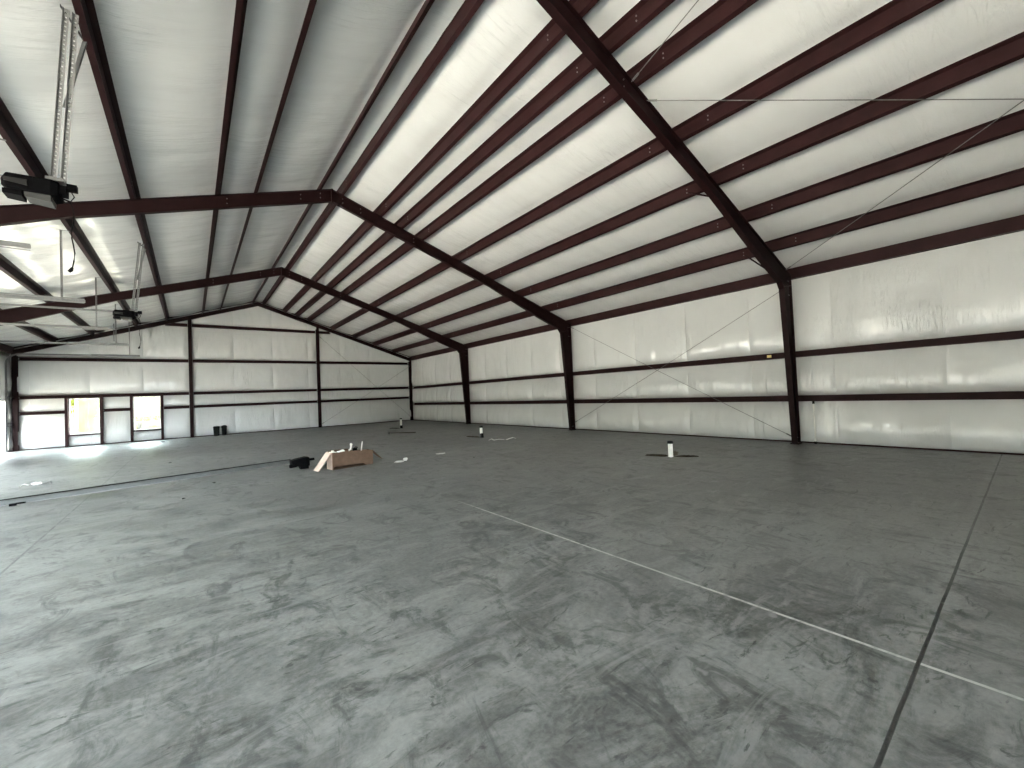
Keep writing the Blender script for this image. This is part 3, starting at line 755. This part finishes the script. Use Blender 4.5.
m.prism([bp(.30, .14, .15), bp(.90, .14, .15), bp(.90, .29, .15), bp(.30, .29, .15)], (0, 0, .147)); m.prism([bp(.012, .012, .145), bp(L - .012, .012, .145), bp(L - .012, Dp - .012, .145), bp(.13, Dp - .012, .145), bp(.13, .012, .145)][1:], (0, 0, .006))
m.prism([bp(.42, .15, .297), bp(.70, .15, .297), bp(.70, .24, .297), bp(.42, .24, .297)], (0, 0, .055))
tag(m.build('carton_tray', CARD), 'brown inner carton tray filling the open cardboard box', 'packing material')
m = MB(); m.tube([bp(.46, .19, .368), bp(.50, .17, .40), bp(.515, .17, .455), bp(.52, .18, .50)], [.022, .02, .022, .03], 8); m.lathe([(.0, 0), (.03, .01), (.034, .035), (.02, .06), (0, .062)], tuple(bp(.52, .18, .47)), 10)
tag(m.build('white_fitting', WHITE), 'white knobbed fitting standing up from the middle of the box', 'part')
m = MB(); m.prism([bp(.735, .15, .298), bp(.765, .15, .298), bp(.795, .155, .545), bp(.775, .155, .545)], uy * .012)
tag(m.build('plastic_strip', WHITE), 'thin pale strip sticking up near the right end of the box', 'part')
m = MB(); m.box(*[q for q in (bp(.55, .14, 0).x, bp(.55, .14, 0).x + .09, bp(.55, .14, 0).y, bp(.55, .14, 0).y + .06)], .353, .41); m.tube([bp(.58, .16, .40), bp(.60, .13, .44), bp(.65, .12, .42)], .012, 6)
tag(m.build('motor_bracket', BLACK), 'small dark bracket lying in the middle of the box', 'part')

# ------------------------------------------------------------------ stub pipes, dirt, debris
def dirt(c, rx, ry, rot, seed, label):
    m = MB(); k = 26; vs = [Vector((c[0], c[1], .020))]; rings = ((.5, .024), (.85, .014), (1.0, .0005))
    for rr, z in rings:
        for j in range(k):
            a = 2 * PI * j / k; q = rr * (1 + .35 * nz(math.cos(a) * 1.6 + seed, math.sin(a) * 1.6))
            x, y = rx * q * math.cos(a), ry * q * math.sin(a)
            vs.append(Vector((c[0] + x * math.cos(rot) - y * math.sin(rot), c[1] + x * math.sin(rot) + y * math.cos(rot), z + (.012 * nz(j * .9, rr * 7, seed) if rr < .99 else 0))))
    fs = [(0, 1 + j, 1 + (j + 1) % k) for j in range(k)]
    for r_ in range(2):
        o = 1 + r_ * k; fs += [(o + j, o + (j + 1) % k, o + k + (j + 1) % k, o + k + j) for j in range(k)]
    m.add(vs, fs); return tag(m.build('dirt_patch', DIRT), label, 'dirt')
def pipe(x, y, h, base, label, r=.052):
    t = thing('drain_pipe', (x, y, 0), label, 'pipe', 'white stub pipes standing in the floor')
    m = MB(); m.lathe([(r * .86, base), (r, base), (r, h - .03), (r * .86, h - .03)], (x, y, 0), 20); m.build('pipe_body', WHITE, t, smooth=False)
    m = MB(); m.lathe([(0, h - .055), (r * 1.16, h - .055), (r * 1.16, h - .008), (r * 1.05, h), (0, h)], (x, y, 0), 20); c = m.build('cap', RUBBER, t); c['label'] = 'dark rubber cap'
    m = MB()
    if base > .05: m.lathe([(0, 0), (r * 1.3, 0), (r * 1.3, .04), (r * 1.18, .06), (r * 1.18, base + .01), (0, base + .01)], (x + .012, y - .01, 0), 20); m.build('sleeve', RUBBER, t)
    else: m.lathe([(0, 0), (r * 1.05, 0), (r * 1.05, base + .002), (0, base + .002)], (x, y, 0), 20); m.build('sleeve', WHITE, t)
pipe(8.27, 5.01, .345, .02, 'nearest white stub pipe with dark cap, on the right side of the floor')
pipe(8.19, 12.36, .415, .15, 'white stub pipe with dark sleeve, second from the camera')
pipe(8.43, 20.10, .515, .14, 'farthest white stub pipe, small and near the right end wall corner')
dirt((8.24, 5.32), .26, .13, 2.0, 1.0, 'dark dirt patch left of the nearest stub pipe')
dirt((8.50, 4.76), .23, .085, 2.2, 4.0, 'dark dirt patch right of the nearest stub pipe')
dirt((8.15, 12.86), .34, .13, 1.75, 2.0, 'dark dirt patch beside the second stub pipe')
dirt((8.22, 20.42), .40, .15, 1.9, 3.0, 'dark dirt patch beside the farthest stub pipe')
crumple('concrete_lump', (8.47, 5.05, .0), .075, simple('grey_brown_lump', (.20, .18, .14), .9), 6.0, 'greyish lump lying beside the nearest stub pipe', 'rubble', (1.2, 1.1, .6))
m = MB(); m.prism([(6.90, 17.83, .001), (6.99, 17.90, .001), (7.71, 16.80, .001), (7.62, 16.72, .001)], (0, 0, .035))
tag(m.build('wood_strip', WOOD), 'long dark flat strip of wood lying on the floor before the farthest stub pipe', 'plank')
def strip(pts, w, label, mat=PAPER, name='plastic_scrap', cat='scrap', group=None):
    m = MB(); P_ = [Vector(p) for p in pts]
    rings = []
    for i, p in enumerate(P_):
        d = (P_[min(i + 1, len(P_) - 1)] - P_[max(i - 1, 0)]); d.z = 0; d.normalize(); u = Vector((-d.y, d.x, 0))
        rings.append([p - u * w / 2, p + u * w / 2, p + u * w / 2 + Vector((0, 0, .008)), p - u * w / 2 + Vector((0, 0, .008))])
    m.loft(rings); return tag(m.build(name, mat), label, cat, group)
strip([(7.80, 11.34, .01), (7.88, 11.27, .05), (7.93, 11.22, .005), (8.05, 11.12, .03), (8.19, 11.00, .012)], .10, 'longer white plastic scrap on the floor beside the second stub pipe')
strip([(8.24, 10.95, .004), (8.37, 10.93, .035), (8.52, 10.95, .05), (8.60, 10.90, .01)], .09, 'shorter white plastic scrap, rightmost beside the second stub pipe')
crumple('packing_paper', (3.90, 9.50, 0), .072, PAPER, 11.0, 'white crumpled wrapping on the floor just right of the box', 'scrap', (1.5, 1.1, .28))
crumple('packing_paper', (4.10, 9.58, 0), .05, PAPER, 14.0, 'small white crumpled wrapping touching the larger one right of the box', 'scrap', (1.2, .6, .75))
crumple('packing_paper', (5.22, 9.87, 0), .072, PAPER, 17.0, 'flat white wrapping on the floor farther right of the box', 'scrap', (1.9, 1.0, .18))
crumple('packing_paper', (-2.64, 13.27, 0), .042, PAPER, 21.0, 'crumpled white wrapping on the bright floor at the far left', 'scrap', (1.8, 1.2, .7))
strip([(-2.90, 13.33, .004), (-2.83, 13.31, .05), (-2.76, 13.30, .02)], .06, 'curled white strip on the bright floor at the far left')
strip([(-2.55, 13.28, .01), (-2.49, 13.24, .05), (-2.43, 13.22, .055), (-2.41, 13.22, .01)], .06, 'grey curled strip on the bright floor at the far left', simple('grey_scrap', (.22, .22, .23), .6))
for i, (x, y, s_, lb) in enumerate(((-.50, 15.0, .022, 'tiny dark clod on the floor left of the joint, farther one'), (.33, 10.2, .018, 'tiny dark clod on the floor in front of the opener rail'), (-.13, 8.9, .016, 'tiny grey clod on the floor nearer than the opener rail'), (-1.05, 24.5, .05, 'small flat grey scrap on the bright floor before the right window'), (5.45, 8.6, .018, 'tiny dark clod on the floor well right of the box'))):
    crumple('floor_clod', (x, y, 0), s_, simple('clod_%d' % i, (.07, .07, .066), .9), 30 + i, lb, 'clod', (1.6, 1.0, .45), sub=2)

# conduit stub on the right wall
t = thing('conduit_pipe', (XW - .13, 3.36, 0), 'thin white upright conduit below the lower girt beside the nearest column', 'pipe')
m = MB(); m.tube([(XW - .16, 3.36, .05), (XW - .16, 3.36, .98)], .018, 12); m.build('pipe_body', WHITE, t)
m = MB(); m.tube([(XW - .16, 3.36, .975), (XW - .16, 3.36, 1.04)], .026, 12); m.build('fitting', RUBBER, t)
m = MB(); m.tube([(XW - .16, 3.36, 0), (XW - .16, 3.36, .06)], .028, 12); m.build('fitting', RUBBER, t)

# black bins by the end wall
m = MB()
t = thing('trash_bin', (1.00, 26.35, 0), 'wider black bin with rounded lid by the end wall, left of the two', 'bin', 'black bins by the end wall')
def rr(x0, x1, y0, y1, r, z):
    out = []
    for cx, cy, a0 in ((x1 - r, y1 - r, 0), (x0 + r, y1 - r, PI / 2), (x0 + r, y0 + r, PI), (x1 - r, y0 + r, 1.5 * PI)):
        out += [(cx + r * math.cos(a0 + k * PI / 8), cy + r * math.sin(a0 + k * PI / 8), z) for k in range(5)]
    return out
m.loft([rr(.89, 1.12, 26.18, 26.40, .04, 0), rr(.87, 1.14, 26.16, 26.42, .05, .42)]); m.build('bin_body', BIN, t)
m = MB(); m.loft([rr(.86, 1.15, 26.15, 26.43, .05, .42), rr(.86, 1.15, 26.15, 26.43, .05, .455), rr(.90, 1.11, 26.19, 26.39, .05, .49)]); m.build('lid', BIN, t)
t = thing('trash_bin', (1.33, 26.24, 0), 'narrower black ribbed bin by the end wall, right of the two', 'bin', 'black bins by the end wall')
m = MB(); m.lathe([(0, 0), (.095, 0), (.10, .1), (.112, .11), (.112, .13), (.102, .14), (.108, .26), (.118, .27), (.118, .30), (.108, .31), (.112, .40), (0, .40)], (1.33, 26.24, 0), 20); m.build('bin_body', BIN, t)
m = MB(); m.lathe([(0, .40), (.13, .40), (.13, .45), (.10, .50), (.04, .52), (0, .52)], (1.33, 26.24, 0), 20); m.build('lid', BIN, t)

# ------------------------------------------------------------------ trees beyond the end wall windows
def tree(x, y, h, r, seed, label):
    t = thing('leafy_tree', (x, y, -.15), label, 'tree', 'trees outside the end wall windows')
    m = MB(); m.tube([(x, y, -.15), (x + .1, y, h * .35), (x - .05, y + .1, h * .75)], [.16, .12, .05], 8); m.build('trunk', BARK, t)
    rnd = random.Random(seed); m = MB()
    for i in range(2600):
        a = rnd.random() * 2 * PI; u = rnd.random() ** .5; z = h * (.12 + .88 * rnd.random()); q = r * u * (1 - abs(z / h - .5) * .9)
        c = Vector((x + q * math.cos(a), y + q * math.sin(a), z)); s_ = .10 + .10 * rnd.random()
        d = Vector((rnd.uniform(-1, 1), rnd.uniform(-1, 1), rnd.uniform(-1, 1))).normalized(); e = d.cross(Vector((.3, .5, .8))).normalized()
        m.add([c - d * s_, c + e * s_ * .5, c + d * s_, c - e * s_ * .5], [(0, 1, 2, 3)])
    m.build('foliage', LEAF, t)
tree(-7.6, 41, 6.5, 1.5, 1, 'sunlit yellow green tree outside, seen through the left window')
tree(-2.9, 39, 6.0, 1.9, 2, 'sunlit yellow green tree outside, seen through the right window')

# ------------------------------------------------------------------ light: sky and sun only
w = bpy.data.worlds.new('World'); SC.world = w; w.use_nodes = True
bg = w.node_tree.nodes['Background']; bg.inputs[0].default_value = (0.82, 0.94, 1.0, 1); bg.inputs[1].default_value = 8.0
s = bpy.data.lights.new('Sun', 'SUN'); s.energy = 8.0; s.angle = .02; s.color = (1.0, .92, .82)
so = bpy.data.objects.new('Sun', s); COL.objects.link(so)
so.rotation_euler = Vector((0.50, 0.02, 0.86)).to_track_quat('Z', 'Y').to_euler(); so.location = (0, -20, 30)

# ------------------------------------------------------------------ camera
yaw, pit, rol = .6647, .0234, -.0423
Fv = Vector((math.sin(yaw) * math.cos(pit), math.cos(yaw) * math.cos(pit), math.sin(pit)))
Rv = Vector((math.cos(yaw), -math.sin(yaw), 0)); Uv = Rv.cross(Fv)
R2 = math.cos(rol) * Rv + math.sin(rol) * Uv; U2 = -math.sin(rol) * Rv + math.cos(rol) * Uv
cam = bpy.data.cameras.new('Camera'); cam.sensor_fit = 'HORIZONTAL'; cam.sensor_width = 36.0; cam.lens = 409.9534 / 1024 * 36.0
cam.clip_start = .05; cam.clip_end = 500
co = bpy.data.objects.new('Camera', cam); COL.objects.link(co)
co.matrix_world = Matrix(((R2.x, U2.x, -Fv.x, 0), (R2.y, U2.y, -Fv.y, 0), (R2.z, U2.z, -Fv.z, 1.5336), (0, 0, 0, 1)))
SC.camera = co
SC.view_settings.view_transform = 'Standard'
try: SC.view_settings.look = 'None'
except Exception: pass
SC.view_settings.gamma = 1.0; SC.view_settings.use_curve_mapping = False
SC.view_settings.exposure = 2.68
cy = SC.cycles
cy.max_bounces = 16; cy.diffuse_bounces = 12; cy.glossy_bounces = 4; cy.transparent_max_bounces = 12
cy.sample_clamp_indirect = 10.0; cy.use_denoising = True
for o in list(bpy.data.objects):
    if '_o' in o: del o['_o']
